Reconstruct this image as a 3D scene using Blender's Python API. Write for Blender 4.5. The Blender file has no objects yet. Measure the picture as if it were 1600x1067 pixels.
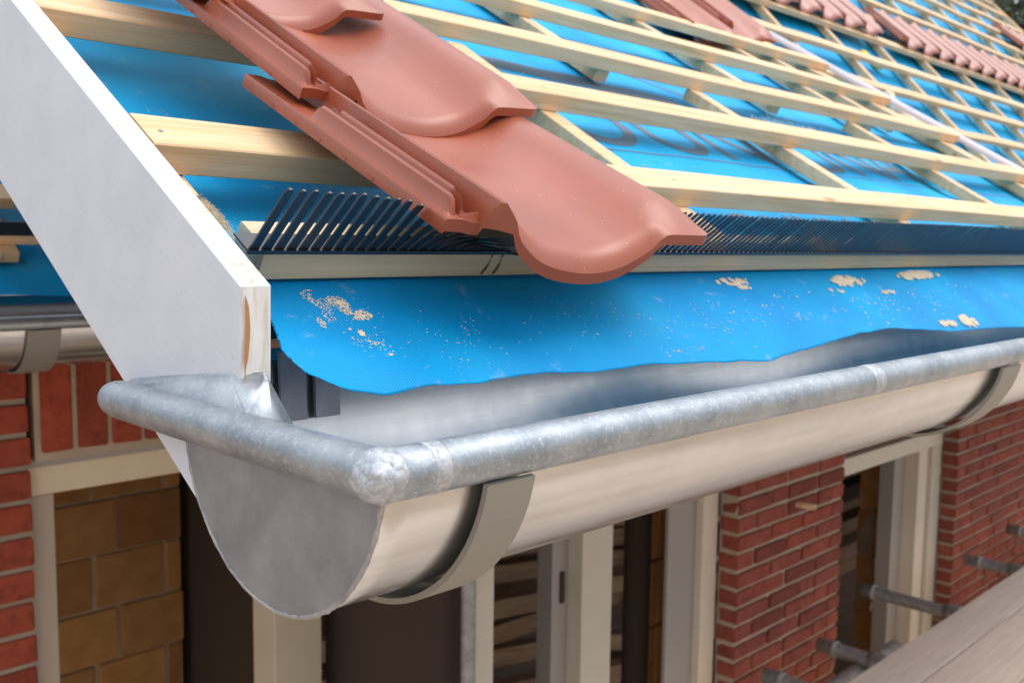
import bpy, bmesh, math, random
from mathutils import Matrix, Vector, noise
random.seed(7)
R_ = math.radians
S = bpy.context.scene
COL = S.collection

# ------------------------------------------------------------------ camera
cd = bpy.data.cameras.new('camera'); cam = bpy.data.objects.new('camera', cd); COL.objects.link(cam)
right = Vector((0.71152198, -0.70254924, 0.0126901))
down = Vector((-0.06188155, -0.08064125, -0.99482042))
fwd = Vector((0.69993367, 0.70705131, -0.10085286))
m = Matrix.Identity(4)
for i in range(3):
    m[i][0] = right[i]; m[i][1] = -down[i]; m[i][2] = -fwd[i]
cam.matrix_world = m
cd.sensor_width = 36.0; cd.lens = 36.0 * 1510 / 1600
cd.clip_start = 0.02; cd.clip_end = 400
cd.dof.use_dof = True; cd.dof.focus_distance = 0.60; cd.dof.aperture_fstop = 15
S.camera = cam

# ------------------------------------------------------------------ sky, sun, exposure
W = bpy.data.worlds.new('World'); S.world = W; W.use_nodes = True
nt = W.node_tree; nt.nodes.clear()
out = nt.nodes.new('ShaderNodeOutputWorld'); bg = nt.nodes.new('ShaderNodeBackground')
sky = nt.nodes.new('ShaderNodeTexSky'); sky.sky_type = 'NISHITA'; sky.sun_disc = False
SUN_EL, SUN_AZ = R_(58), R_(128)          # azimuth clockwise from +Y
sky.sun_elevation = SUN_EL; sky.sun_rotation = SUN_AZ
sky.air_density = 1.0; sky.dust_density = 3.0; sky.ozone_density = 1.0
tc = nt.nodes.new('ShaderNodeTexCoord'); cn = nt.nodes.new('ShaderNodeTexNoise')
cn.inputs['Scale'].default_value = 2.2; cn.inputs['Detail'].default_value = 6
rp = nt.nodes.new('ShaderNodeValToRGB')
rp.color_ramp.elements[0].position = 0.30; rp.color_ramp.elements[0].color = (4.3, 4.9, 5.9, 1)
rp.color_ramp.elements[1].position = 0.66; rp.color_ramp.elements[1].color = (10.5, 10.6, 10.8, 1)
mx = nt.nodes.new('ShaderNodeMix'); mx.data_type = 'RGBA'; mx.inputs[0].default_value = 0.80
nt.links.new(tc.outputs['Generated'], cn.inputs['Vector']); nt.links.new(cn.outputs['Fac'], rp.inputs['Fac'])
nt.links.new(sky.outputs[0], mx.inputs[6]); nt.links.new(rp.outputs[0], mx.inputs[7])
sxyz = nt.nodes.new('ShaderNodeSeparateXYZ'); nt.links.new(tc.outputs['Generated'], sxyz.inputs[0])
gr = nt.nodes.new('ShaderNodeMapRange'); gr.inputs['From Min'].default_value = 0.0; gr.inputs['From Max'].default_value = 1.0
gr.inputs['To Min'].default_value = 0.42; gr.inputs['To Max'].default_value = 1.35      # an overcast sky is about three times brighter overhead
nt.links.new(sxyz.outputs[2], gr.inputs['Value'])
ml = nt.nodes.new('ShaderNodeVectorMath'); ml.operation = 'SCALE'
nt.links.new(mx.outputs[2], ml.inputs[0]); nt.links.new(gr.outputs[0], ml.inputs['Scale'])
nt.links.new(ml.outputs[0], bg.inputs[0]); bg.inputs[1].default_value = 0.15; S.cycles.max_bounces = 10
nt.links.new(bg.outputs[0], out.inputs[0])
sd = bpy.data.lights.new('sun', 'SUN'); sun = bpy.data.objects.new('sun', sd); COL.objects.link(sun)
sd.energy = 1.15; sd.angle = R_(40); sd.color = (1.0, 0.95, 0.88)
sv = Vector((math.sin(SUN_AZ) * math.cos(SUN_EL), math.cos(SUN_AZ) * math.cos(SUN_EL), math.sin(SUN_EL)))
sun.rotation_euler = (-sv).to_track_quat('-Z', 'Y').to_euler()
S.view_settings.view_transform = 'Standard'; S.view_settings.look = 'None'
S.view_settings.gamma = 1.0; S.view_settings.use_curve_mapping = False
S.view_settings.exposure = 0.40

# ------------------------------------------------------------------ material helpers
def mat(name, base, rough=0.6, metal=0.0, spec=0.5, coat=0.0):
    M = bpy.data.materials.new(name); M.use_nodes = True
    b = M.node_tree.nodes['Principled BSDF']
    b.inputs['Base Color'].default_value = (*base, 1); b.inputs['Roughness'].default_value = rough
    b.inputs['Metallic'].default_value = metal; b.inputs['Specular IOR Level'].default_value = spec
    b.inputs['Coat Weight'].default_value = coat
    return M, M.node_tree, b
def N(t, kind, **kw):
    n = t.nodes.new(kind)
    for k, v in kw.items():
        if hasattr(n, k): setattr(n, k, v)
        else: n.inputs[k].default_value = v
    return n
def ramp(t, stops, src):
    r = t.nodes.new('ShaderNodeValToRGB'); e = r.color_ramp.elements
    while len(e) < len(stops): e.new(0.5)
    for k, (p, c) in enumerate(stops):
        e[k].position = p; e[k].color = (*c, 1) if len(c) == 3 else c
    t.links.new(src, r.inputs['Fac']); return r.outputs['Color']
def coords(t, scale=(1, 1, 1), kind='Object', rand=True):
    c = t.nodes.new('ShaderNodeTexCoord'); mp = t.nodes.new('ShaderNodeMapping')
    mp.inputs['Scale'].default_value = scale
    t.links.new(c.outputs[kind], mp.inputs['Vector'])
    if rand:
        oi = t.nodes.new('ShaderNodeObjectInfo'); mu = t.nodes.new('ShaderNodeMath'); mu.operation = 'MULTIPLY'
        mu.inputs[1].default_value = 37.0; t.links.new(oi.outputs['Random'], mu.inputs[0])
        t.links.new(mu.outputs[0], mp.inputs['Location'])
    return mp.outputs[0]
def mixc(t, fac, a, b, mode='MIX'):
    x = t.nodes.new('ShaderNodeMix'); x.data_type = 'RGBA'; x.blend_type = mode
    if isinstance(fac, (int, float)): x.inputs[0].default_value = fac
    else: t.links.new(fac, x.inputs[0])
    for i, v in ((6, a), (7, b)):
        if isinstance(v, tuple): x.inputs[i].default_value = (*v, 1)
        else: t.links.new(v, x.inputs[i])
    return x.outputs[2]
def bump(t, b, h, strength=0.3, dist=0.002):
    n = t.nodes.new('ShaderNodeBump'); n.inputs['Strength'].default_value = strength
    n.inputs['Distance'].default_value = dist; t.links.new(h, n.inputs['Height'])
    t.links.new(n.outputs[0], b.inputs['Normal'])

def wood_mat(name, c0, c1, c2, rough=0.62, knots=True):
    M, t, b = mat(name, c1, rough)
    v = coords(t, (1.2, 22, 22)); n = N(t, 'ShaderNodeTexNoise', Scale=3.0, Detail=5.0, Roughness=0.6, Distortion=0.6)
    t.links.new(v, n.inputs['Vector'])
    col = ramp(t, [(0.30, c0), (0.5, c1), (0.72, c2)], n.outputs['Fac'])
    v2 = coords(t, (4.0, 160, 160)); n2 = N(t, 'ShaderNodeTexNoise', Scale=2.0, Detail=3.0)
    t.links.new(v2, n2.inputs['Vector'])
    col = mixc(t, 0.14, col, ramp(t, [(0.35, (0.35, 0.24, 0.14)), (0.6, (1, 1, 1))], n2.outputs['Fac']), 'MULTIPLY')
    if knots:
        v3 = coords(t, (2.6, 9, 9)); vo = N(t, 'ShaderNodeTexVoronoi', Scale=1.3); t.links.new(v3, vo.inputs['Vector'])
        k = ramp(t, [(0.05, (1, 1, 1)), (0.085, (0, 0, 0))], vo.outputs['Distance'])
        bw = t.nodes.new('ShaderNodeRGBToBW'); t.links.new(k, bw.inputs[0])
        mu = t.nodes.new('ShaderNodeMath'); mu.operation = 'MULTIPLY'; mu.inputs[1].default_value = 0.7
        t.links.new(bw.outputs[0], mu.inputs[0])
        col = mixc(t, mu.outputs[0], col, (0.30, 0.14, 0.05))
    oi = t.nodes.new('ShaderNodeObjectInfo')
    col = mixc(t, 0.35, col, ramp(t, [(0.0, (0.80, 0.68, 0.52)), (0.5, (1, 0.94, 0.88)), (1.0, (1, 1, 1))], oi.outputs['Random']), 'MULTIPLY')
    t.links.new(col, b.inputs['Base Color'])
    bump(t, b, n2.outputs['Fac'], 0.35, 0.0008)
    return M

M = {}
M['pine'] = wood_mat('pine_wood', (0.68, 0.44, 0.22), (0.80, 0.56, 0.33), (0.86, 0.66, 0.44))
M['pale_pine'] = wood_mat('pale_pine_wood', (0.52, 0.42, 0.25), (0.60, 0.50, 0.32), (0.66, 0.57, 0.40))
M['dull_wood'] = wood_mat('weathered_wood', (0.12, 0.075, 0.045), (0.20, 0.13, 0.085), (0.30, 0.21, 0.14))
M['inner_wood'] = wood_mat('inner_board', (0.25, 0.17, 0.11), (0.36, 0.26, 0.18), (0.46, 0.35, 0.25))  # base raised to brighten the boards inside the room
# primed white board
Mw, t, b = mat('white_primer', (0.60, 0.64, 0.70), 0.5)
v = coords(t, (3, 3, 3)); n = N(t, 'ShaderNodeTexNoise', Scale=6.0, Detail=6.0); t.links.new(v, n.inputs['Vector'])
col = ramp(t, [(0.3, (0.57, 0.60, 0.66)), (0.55, (0.61, 0.64, 0.70)), (0.75, (0.64, 0.665, 0.71))], n.outputs['Fac'])
n2 = N(t, 'ShaderNodeTexNoise', Scale=90.0, Detail=2.0); t.links.new(v, n2.inputs['Vector'])
t.links.new(mixc(t, ramp(t, [(0.70, (0, 0, 0)), (0.76, (0.35, 0.35, 0.35))], n2.outputs['Fac']), col, (0.42, 0.36, 0.30)), b.inputs['Base Color'])
nbr = N(t, 'ShaderNodeTexNoise', Scale=3.0, Detail=6.0, Roughness=0.7); t.links.new(coords(t, (60, 10, 10)), nbr.inputs['Vector'])
vb = N(t, 'ShaderNodeMapping'); vb.inputs['Rotation'].default_value = (R_(-31), 0, 0); tcb = t.nodes.new('ShaderNodeTexCoord'); t.links.new(tcb.outputs['Object'], vb.inputs['Vector'])
vb2 = N(t, 'ShaderNodeMapping'); vb2.inputs['Scale'].default_value = (50, 3, 90); t.links.new(vb.outputs[0], vb2.inputs['Vector']); t.links.new(vb2.outputs[0], nbr.inputs['Vector'])
bump(t, b, nbr.outputs['Fac'], 0.35, 0.0008); M['primer'] = Mw
# raw end grain / scuffed top of the board
Mr, t, b = mat('scuffed_primer', (0.72, 0.64, 0.56), 0.75)
v = coords(t, (40, 40, 5)); n = N(t, 'ShaderNodeTexNoise', Scale=5.0, Detail=5.0); t.links.new(v, n.inputs['Vector'])
col = ramp(t, [(0.30, (0.58, 0.48, 0.38)), (0.46, (0.72, 0.68, 0.63)), (0.7, (0.78, 0.77, 0.75))], n.outputs['Fac'])
t.links.new(col, b.inputs['Base Color']); bump(t, b, n.outputs['Fac'], 0.4, 0.001); M['scuffed'] = Mr
Mr, t, b = mat('bare_edge_wood', (0.45, 0.2, 0.08), 0.8); M['bare'] = Mr; M['knot'] = mat('dark_knot', (0.10, 0.05, 0.025), 0.8)[0]

# blue membrane, woven
def foil_mat(name, c0, c1, weave):
    Mf, t, b = mat(name, c0, 0.58, spec=0.18)
    uv = t.nodes.new('ShaderNodeTexCoord'); mp = N(t, 'ShaderNodeMapping'); mp.inputs['Rotation'].default_value = (0, 0, R_(8))
    t.links.new(uv.outputs['UV'], mp.inputs['Vector'])
    sx = t.nodes.new('ShaderNodeSeparateXYZ'); t.links.new(mp.outputs[0], sx.inputs[0])
    outs = []
    for k in range(2):
        a = t.nodes.new('ShaderNodeMath'); a.operation = 'MULTIPLY'; a.inputs[1].default_value = 2 * math.pi / weave
        t.links.new(sx.outputs[k], a.inputs[0])
        s = t.nodes.new('ShaderNodeMath'); s.operation = 'SINE'; t.links.new(a.outputs[0], s.inputs[0]); outs.append(s)
    mu = t.nodes.new('ShaderNodeMath'); mu.operation = 'MULTIPLY'
    t.links.new(outs[0].outputs[0], mu.inputs[0]); t.links.new(outs[1].outputs[0], mu.inputs[1])
    mr = N(t, 'ShaderNodeMapRange'); mr.inputs['From Min'].default_value = -0.1; mr.inputs['From Max'].default_value = 0.45
    t.links.new(mu.outputs[0], mr.inputs['Value'])
    n = N(t, 'ShaderNodeTexNoise', Scale=5.0, Detail=4.0); t.links.new(uv.outputs['UV'], n.inputs['Vector'])
    big = ramp(t, [(0.35, c0), (0.65, c1)], n.outputs['Fac'])
    n3 = N(t, 'ShaderNodeTexNoise', Scale=9.0, Detail=2.0); t.links.new(uv.outputs['UV'], n3.inputs['Vector'])
    m3 = t.nodes.new('ShaderNodeMath'); m3.operation = 'MULTIPLY'; t.links.new(mr.outputs[0], m3.inputs[0]); m3.use_clamp = True
    r3 = N(t, 'ShaderNodeMapRange'); r3.inputs['From Min'].default_value = 0.35; r3.inputs['From Max'].default_value = 0.6
    r3.inputs['To Min'].default_value = 0.15; r3.inputs['To Max'].default_value = 0.7
    t.links.new(n3.outputs['Fac'], r3.inputs['Value']); t.links.new(r3.outputs[0], m3.inputs[1])
    col = mixc(t, m3.outputs[0], big, tuple(x * 0.58 for x in c0))
    # dusty film
    nd = N(t, 'ShaderNodeTexNoise', Scale=28.0, Detail=8.0, Roughness=0.7); t.links.new(uv.outputs['UV'], nd.inputs['Vector'])
    dust = ramp(t, [(0.60, (0, 0, 0)), (0.80, (0.55, 0.55, 0.55))], nd.outputs['Fac'])
    col = mixc(t, dust, col, (0.55, 0.60, 0.60))
    t.links.new(col, b.inputs['Base Color'])
    bump(t, b, mu.outputs[0], 0.30, 0.0003)
    return Mf
M['foil'] = foil_mat('blue_membrane', (0.0, 0.27, 0.64), (0.0, 0.37, 0.74), 0.0024)
M['foil_skylit'] = foil_mat('blue_membrane_skylit', (0.0, 0.35, 0.74), (0.015, 0.48, 0.84), 0.004)  # same membrane, sky brightness put into a lighter, more cyan base
M['print'] = mat('grey_print', (0.10, 0.16, 0.23), 0.6)[0]

# clay tile with satin glaze
def clay_mat(name, c0, c1, rough):
    Mt, t, b = mat(name, c0, rough, spec=0.55, coat=0.42); b.inputs['Coat Roughness'].default_value = 0.36
    v = coords(t); n = N(t, 'ShaderNodeTexNoise', Scale=9.0, Detail=6.0); t.links.new(v, n.inputs['Vector'])
    col = ramp(t, [(0.3, c0), (0.7, c1)], n.outputs['Fac'])
    ns = N(t, 'ShaderNodeTexNoise', Scale=260.0, Detail=1.0); t.links.new(v, ns.inputs['Vector'])
    sp = ramp(t, [(0.76, (0, 0, 0)), (0.80, (0.5, 0.5, 0.5))], ns.outputs['Fac'])
    t.links.new(mixc(t, sp, col, (0.75, 0.50, 0.40)), b.inputs['Base Color'])
    nb = N(t, 'ShaderNodeTexNoise', Scale=500.0, Detail=3.0); t.links.new(v, nb.inputs['Vector'])
    bump(t, b, nb.outputs['Fac'], 0.10, 0.0004)
    return Mt
M['clay'] = clay_mat('red_clay_glaze', (0.28, 0.058, 0.022), (0.37, 0.084, 0.034), 0.42)
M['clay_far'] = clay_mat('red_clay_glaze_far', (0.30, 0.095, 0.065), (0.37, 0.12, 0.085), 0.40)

# zinc
def zinc_mat(name, c0, c1, rough, scale, metal=0.85, spangle=0.0, lo=0.5, hi=0.7, bstr=0.05):
    Mz, t, b = mat(name, c0, rough, metal)
    v = coords(t, rand=False); n = N(t, 'ShaderNodeTexNoise', Scale=scale, Detail=7.0, Roughness=0.65); t.links.new(v, n.inputs['Vector'])
    col = ramp(t, [(0.35, c0), (0.65, c1)], n.outputs['Fac'])
    if spangle:
        vo = N(t, 'ShaderNodeTexNoise', Scale=300.0, Detail=6.0, Roughness=0.8, Distortion=0.6)
        t.links.new(v, vo.inputs['Vector'])
        m1 = ramp(t, [(lo, (0, 0, 0)), (hi, (spangle,) * 3)], vo.outputs['Fac'])
        col = mixc(t, m1, col, (0.80, 0.82, 0.84))
        m2 = ramp(t, [(0.30, (spangle * 0.6,) * 3), (0.40, (0, 0, 0))], vo.outputs['Fac'])
        col = mixc(t, m2, col, (0.16, 0.18, 0.21))
        rr = N(t, 'ShaderNodeMapRange'); rr.inputs['To Min'].default_value = rough - 0.08; rr.inputs['To Max'].default_value = rough + 0.25
        t.links.new(vo.outputs['Fac'], rr.inputs['Value']); t.links.new(rr.outputs[0], b.inputs['Roughness'])
        bump(t, b, vo.outputs['Fac'], bstr * 3, 0.0008)
    else:
        bump(t, b, n.outputs['Fac'], bstr, 0.002)
    t.links.new(col, b.inputs['Base Color'])
    return Mz
M['zinc'] = zinc_mat('zinc_sheet', (0.60, 0.615, 0.61), (0.735, 0.74, 0.73), 0.29, 5.0, metal=0.96)
Mz = M['zinc']; t = Mz.node_tree; b = t.nodes['Principled BSDF']
src = b.inputs['Base Color'].links[0].from_socket
v = coords(t, (1.4, 30, 30), rand=False); n = N(t, 'ShaderNodeTexNoise', Scale=2.2, Detail=6.0, Roughness=0.6); t.links.new(v, n.inputs['Vector'])
c2 = mixc(t, 0.55, src, ramp(t, [(0.32, (0.66, 0.66, 0.68)), (0.6, (1, 1, 1))], n.outputs['Fac']), 'MULTIPLY')
v = coords(t, (9, 9, 3), rand=False); n5 = N(t, 'ShaderNodeTexNoise', Scale=5.0, Detail=9.0, Roughness=0.7); t.links.new(v, n5.inputs['Vector'])
c2 = mixc(t, ramp(t, [(0.66, (0, 0, 0)), (0.74, (0.55, 0.55, 0.55))], n5.outputs['Fac']), c2, (0.36, 0.34, 0.31))
t.links.new(c2, b.inputs['Base Color'])
rr = N(t, 'ShaderNodeMapRange'); rr.inputs['To Min'].default_value = 0.13; rr.inputs['To Max'].default_value = 0.34
t.links.new(n5.outputs['Fac'], rr.inputs['Value']); t.links.new(rr.outputs[0], b.inputs['Roughness'])
M['zinc_cap'] = zinc_mat('zinc_cap_sheet', (0.24, 0.25, 0.28), (0.33, 0.34, 0.37), 0.42, 22.0, metal=0.8, spangle=0.25, lo=0.72, hi=0.76)
M['bead'] = zinc_mat('galvanised_bead', (0.27, 0.31, 0.35), (0.43, 0.47, 0.50), 0.36, 26.0, metal=0.85, spangle=0.42, lo=0.52, hi=0.66, bstr=0.07)
M['solder'] = zinc_mat('solder', (0.30, 0.33, 0.37), (0.50, 0.52, 0.55), 0.40, 60.0, metal=0.8, spangle=0.4, lo=0.45, hi=0.6, bstr=0.2)
M['strap'] = mat('painted_steel_strap', (0.255, 0.245, 0.215), 0.55, 0.25)[0]
M['steel_dark'] = zinc_mat('galvanised_pipe', (0.25, 0.25, 0.26), (0.42, 0.41, 0.40), 0.5, 30.0, metal=0.6, spangle=0.3)
M['comb'] = mat('black_plastic', (0.012, 0.014, 0.020), 0.30, spec=0.6)[0]
M['comb_base'] = mat('black_plastic_base', (0.02, 0.02, 0.026), 0.22, spec=0.9)[0]
M['white_strip'] = mat('white_plastic', (0.50, 0.47, 0.52), 0.4)[0]
M['yellow'] = mat('yellow_plastic', (0.75, 0.60, 0.0), 0.5)[0]

def speck_mat(name, c0, c1, rough=0.9):
    Mb, t, b = mat(name, c0, rough)
    v = coords(t); n = N(t, 'ShaderNodeTexNoise', Scale=14.0, Detail=6.0); t.links.new(v, n.inputs['Vector'])
    col = ramp(t, [(0.3, c0), (0.7, c1)], n.outputs['Fac'])
    oi = t.nodes.new('ShaderNodeObjectInfo')
    col = mixc(t, 0.8, col, ramp(t, [(0.0, (0.55, 0.50, 0.55)), (0.2, (0.80, 0.8, 0.8)), (0.6, (1, 1, 1)), (1.0, (1.15, 1.0, 0.9))], oi.outputs['Random']), 'MULTIPLY')
    if 'brick' in name:
        n4 = N(t, 'ShaderNodeTexNoise', Scale=34.0, Detail=8.0, Roughness=0.75); t.links.new(v, n4.inputs['Vector'])
        col = mixc(t, ramp(t, [(0.34, (0.65, 0.65, 0.65)), (0.50, (0, 0, 0))], n4.outputs['Fac']), col, tuple(x * 0.35 for x in c0))
        col = mixc(t, ramp(t, [(0.66, (0, 0, 0)), (0.84, (0.35, 0.35, 0.35))], n4.outputs['Fac']), col, (0.42, 0.30, 0.22))
    t.links.new(col, b.inputs['Base Color'])
    nb = N(t, 'ShaderNodeTexNoise', Scale=120.0, Detail=4.0); t.links.new(v, nb.inputs['Vector'])
    bump(t, b, nb.outputs['Fac'], 0.4, 0.003)
    return Mb
M['brick'] = speck_mat('red_brick', (0.235, 0.050, 0.030), (0.32, 0.078, 0.048))
M['brick_left'] = speck_mat('red_brick_left', (0.25, 0.040, 0.018), (0.33, 0.062, 0.027))
M['mortar'] = speck_mat('mortar', (0.33, 0.27, 0.19), (0.42, 0.35, 0.26))
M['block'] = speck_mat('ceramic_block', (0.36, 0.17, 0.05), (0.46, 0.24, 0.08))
M['block_orange'] = speck_mat('orange_ceramic', (0.50, 0.23, 0.07), (0.62, 0.30, 0.10))
M['cream'] = speck_mat('cream_paint', (0.62, 0.53, 0.38), (0.64, 0.55, 0.40), 0.5)
M['cream_white'] = speck_mat('cream_white_paint', (0.66, 0.60, 0.49), (0.68, 0.62, 0.51), 0.5)
M['grey_frame'] = mat('grey_paint', (0.34, 0.31, 0.28), 0.5)[0]
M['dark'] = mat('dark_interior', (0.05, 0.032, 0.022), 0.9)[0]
M['room'] = speck_mat('room_wall', (0.22, 0.17, 0.13), (0.30, 0.24, 0.19))
M['deck'] = wood_mat('scaffold_board', (0.58, 0.49, 0.42), (0.66, 0.56, 0.48), (0.72, 0.62, 0.54), 0.9, knots=False)
M['ground'] = speck_mat('sandy_ground', (0.36, 0.27, 0.19), (0.46, 0.36, 0.26))
M['bark'] = mat('bark', (0.07, 0.05, 0.035), 0.9)[0]
Ml, t, b = mat('leaf', (0.05, 0.09, 0.03), 0.6)
oi = t.nodes.new('ShaderNodeTexCoord'); n = N(t, 'ShaderNodeTexNoise', Scale=1.3, Detail=5.0); t.links.new(oi.outputs['Object'], n.inputs['Vector'])
t.links.new(ramp(t, [(0.3, (0.022, 0.034, 0.012)), (0.7, (0.075, 0.10, 0.035))], n.outputs['Fac']), b.inputs['Base Color']); M['leaf'] = Ml
M['sawdust'] = mat('sawdust', (0.78, 0.68, 0.52), 0.9)[0]
M['wool'] = mat('glass_wool', (0.62, 0.50, 0.33), 0.95)[0]
M['teal'] = mat('teal_sheet', (0.03, 0.10, 0.11), 0.4)[0]

# ------------------------------------------------------------------ object helpers
def mesh_obj(name, verts, faces, m, parent=None, rot=None, smooth=False, uvs=None, loc=None, center=True):
    """verts are given in the frame turned by rot about the world origin; the origin is moved to the part's middle"""
    Rm = Matrix.Rotation(rot, 3, 'X') if isinstance(rot, (int, float)) else (rot if rot is not None else Matrix.Identity(3))
    vs = [Vector(v) for v in verts]
    if center and vs:
        lo = Vector([min(v[i] for v in vs) for i in range(3)]); hi = Vector([max(v[i] for v in vs) for i in range(3)])
        c = (lo + hi) / 2
    else: c = Vector((0, 0, 0))
    me = bpy.data.meshes.new(name); me.from_pydata([v - c for v in vs], [], faces); me.update()
    if uvs is not None:
        ul = me.uv_layers.new(name='UVMap')
        for l in me.loops: ul.data[l.index].uv = uvs[l.vertex_index]
    if smooth:
        for p in me.polygons: p.use_smooth = True
    o = bpy.data.objects.new(name, me); COL.objects.link(o)
    if m is not None: me.materials.append(m)
    o.matrix_world = Matrix.Translation(Rm @ c + (Vector(loc) if loc else Vector((0, 0, 0)))) @ Rm.to_4x4()
    adopt(o, parent)
    return o
def adopt(o, parent):
    if parent is not None:
        mw = o.matrix_world.copy() if o.matrix_world != Matrix.Identity(4) else o.matrix_basis.copy()
        o.parent = parent; o.matrix_parent_inverse = world_of(parent).inverted()
def world_of(o):
    mw = o.matrix_basis.copy()
    if o.parent: mw = world_of(o.parent) @ o.matrix_parent_inverse @ mw
    return mw
def tag(o, label=None, cat=None, group=None, kind=None):
    if label: o['label'] = label
    if cat: o['category'] = cat
    if group: o['group'] = group
    if kind: o['kind'] = kind
    elif cat: o['kind'] = 'thing'
    return o
def thing(name, label, cat, loc=(0, 0, 0), group=None):
    e = bpy.data.objects.new(name, None); e.empty_display_size = 0.1; COL.objects.link(e); e.location = loc
    return tag(e, label, cat, group, 'thing')
def boxvf(x0, x1, y0, y1, z0, z1, base=0):
    v = [(x0, y0, z0), (x1, y0, z0), (x1, y1, z0), (x0, y1, z0), (x0, y0, z1), (x1, y0, z1), (x1, y1, z1), (x0, y1, z1)]
    f = [(0, 3, 2, 1), (4, 5, 6, 7), (0, 1, 5, 4), (1, 2, 6, 5), (2, 3, 7, 6), (3, 0, 4, 7)]
    return v, [tuple(i + base for i in q) for q in f]
def bevel(o, w, seg=1):
    bm = bmesh.new(); bm.from_mesh(o.data)
    bmesh.ops.bevel(bm, geom=list(bm.edges), offset=w, segments=seg, affect='EDGES', clamp_overlap=True)
    bm.to_mesh(o.data); bm.free(); return o
def box(name, x, y, z, m, parent=None, rot=None, bev=0.0, loc=None):
    v, f = boxvf(x[0], x[1], y[0], y[1], z[0], z[1])
    o = mesh_obj(name, v, f, m, parent, rot, loc=loc)
    if bev: bevel(o, bev)
    return o
def lumber(name, x, s, p, m, parent, rot, along='x', seg=14, wob=0.0012, loc=None):
    """sawn timber: a box cut along its length, a little bowed, rounded arrises"""
    L0, L1 = (x if along == 'x' else s); cs = s if along == 'x' else x
    r = 0.0012; (a0, a1), (b0, b1) = cs, p
    ring = [(a0 + r, b0), (a1 - r, b0), (a1, b0 + r), (a1, b1 - r), (a1 - r, b1), (a0 + r, b1), (a0, b1 - r), (a0, b0 + r)]
    ph = random.random() * 50; vs = []; fs = []; n = len(ring)
    for i in range(seg + 1):
        t = L0 + (L1 - L0) * i / seg
        da = wob * noise.noise(Vector((t * 1.7 + ph, 3, 0))); db = wob * noise.noise(Vector((t * 1.7 + ph, 9, 5)))
        for a, bb in ring:
            vs.append((t, a + da, bb + db) if along == 'x' else (a + da, t, bb + db))
    for i in range(seg):
        for k in range(n):
            q = (i * n + k, i * n + (k + 1) % n, (i + 1) * n + (k + 1) % n, (i + 1) * n + k)
            fs.append(q[::-1] if along == 'x' else q)
    e0 = tuple(range(n)); e1 = tuple(seg * n + k for k in range(n))
    fs += [e0, e1[::-1]] if along == 'x' else [e0[::-1], e1]
    o = mesh_obj(name, vs, fs, m, parent, rot, loc=loc)
    if along != 'x':                                   # grain runs along local X
        pass
    return o
def grid_obj(name, P, nu, nv, m, parent=None, rot=None, uvf=None, smooth=True, thick=0.0, loc=None):
    vs = []; uv = []
    for j in range(nv + 1):
        for i in range(nu + 1):
            q = P(i / nu, j / nv); vs.append(q); uv.append(uvf(q) if uvf else (q[0], q[1]))
    fs = [(j * (nu + 1) + i, j * (nu + 1) + i + 1, (j + 1) * (nu + 1) + i + 1, (j + 1) * (nu + 1) + i) for j in range(nv) for i in range(nu)]
    o = mesh_obj(name, vs, fs, m, parent, rot, smooth, uv, loc=loc)
    if thick:
        md = o.modifiers.new('thickness', 'SOLIDIFY'); md.thickness = thick; md.offset = -1
    return o
def tube(name, path, r, m, parent=None, seg=20, cap=True, rf=None, closed_r=None):
    vs = []; fs = []; P = [Vector(p) for p in path]; n = len(P)
    for i, p in enumerate(P):
        d = (P[min(i + 1, n - 1)] - P[max(i - 1, 0)]).normalized()
        u = d.cross(Vector((0, 0, 1)));
        if u.length < 1e-3: u = d.cross(Vector((0, 1, 0)))
        u.normalize(); w = u.cross(d).normalized()
        for k in range(seg):
            a = 2 * math.pi * k / seg; rr = r if rf is None else rf(i, a, p)
            vs.append(p + u * math.cos(a) * rr + w * math.sin(a) * rr)
    for i in range(n - 1):
        for k in range(seg):
            fs.append((i * seg + k, i * seg + (k + 1) % seg, (i + 1) * seg + (k + 1) % seg, (i + 1) * seg + k))
    if cap: fs += [tuple(range(seg))[::-1], tuple((n - 1) * seg + k for k in range(seg))]
    return mesh_obj(name, vs, fs, m, parent, smooth=True)

# ------------------------------------------------------------------ ground and air round the place
def ground_P(u, v): return (-60 + 140 * u, -60 + 140 * v, -3.6)
tag(grid_obj('ground', ground_P, 8, 8, M['ground'], smooth=False), kind='structure')

# ------------------------------------------------------------------ roof geometry constants
PN = R_(31.0)             # near roof pitch
ROWS = [0.633, 0.895, 1.138, 1.388, 1.634, 1.884, 2.134, 2.384]     # lower edge of each tile batten up the slope
TOP, BOT, CB = -0.300, -0.325, -0.349
def rf(s, p, a=PN): return (s * math.cos(a) - p * math.sin(a), s * math.sin(a) + p * math.cos(a))

near_roof = thing('roof', 'half finished low pitched roof with pine battens over blue membrane above the near gutter', 'roof', (0.32, *rf(0.45, CB)))
XE = 2.945
for k, s in enumerate(ROWS):
    lumber('batten', (0.3185, XE + (0.02 if k > 1 else 0)), (s, s + 0.050), (BOT, TOP), M['pine'], near_roof, PN, seg=30, wob=0.003)
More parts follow.
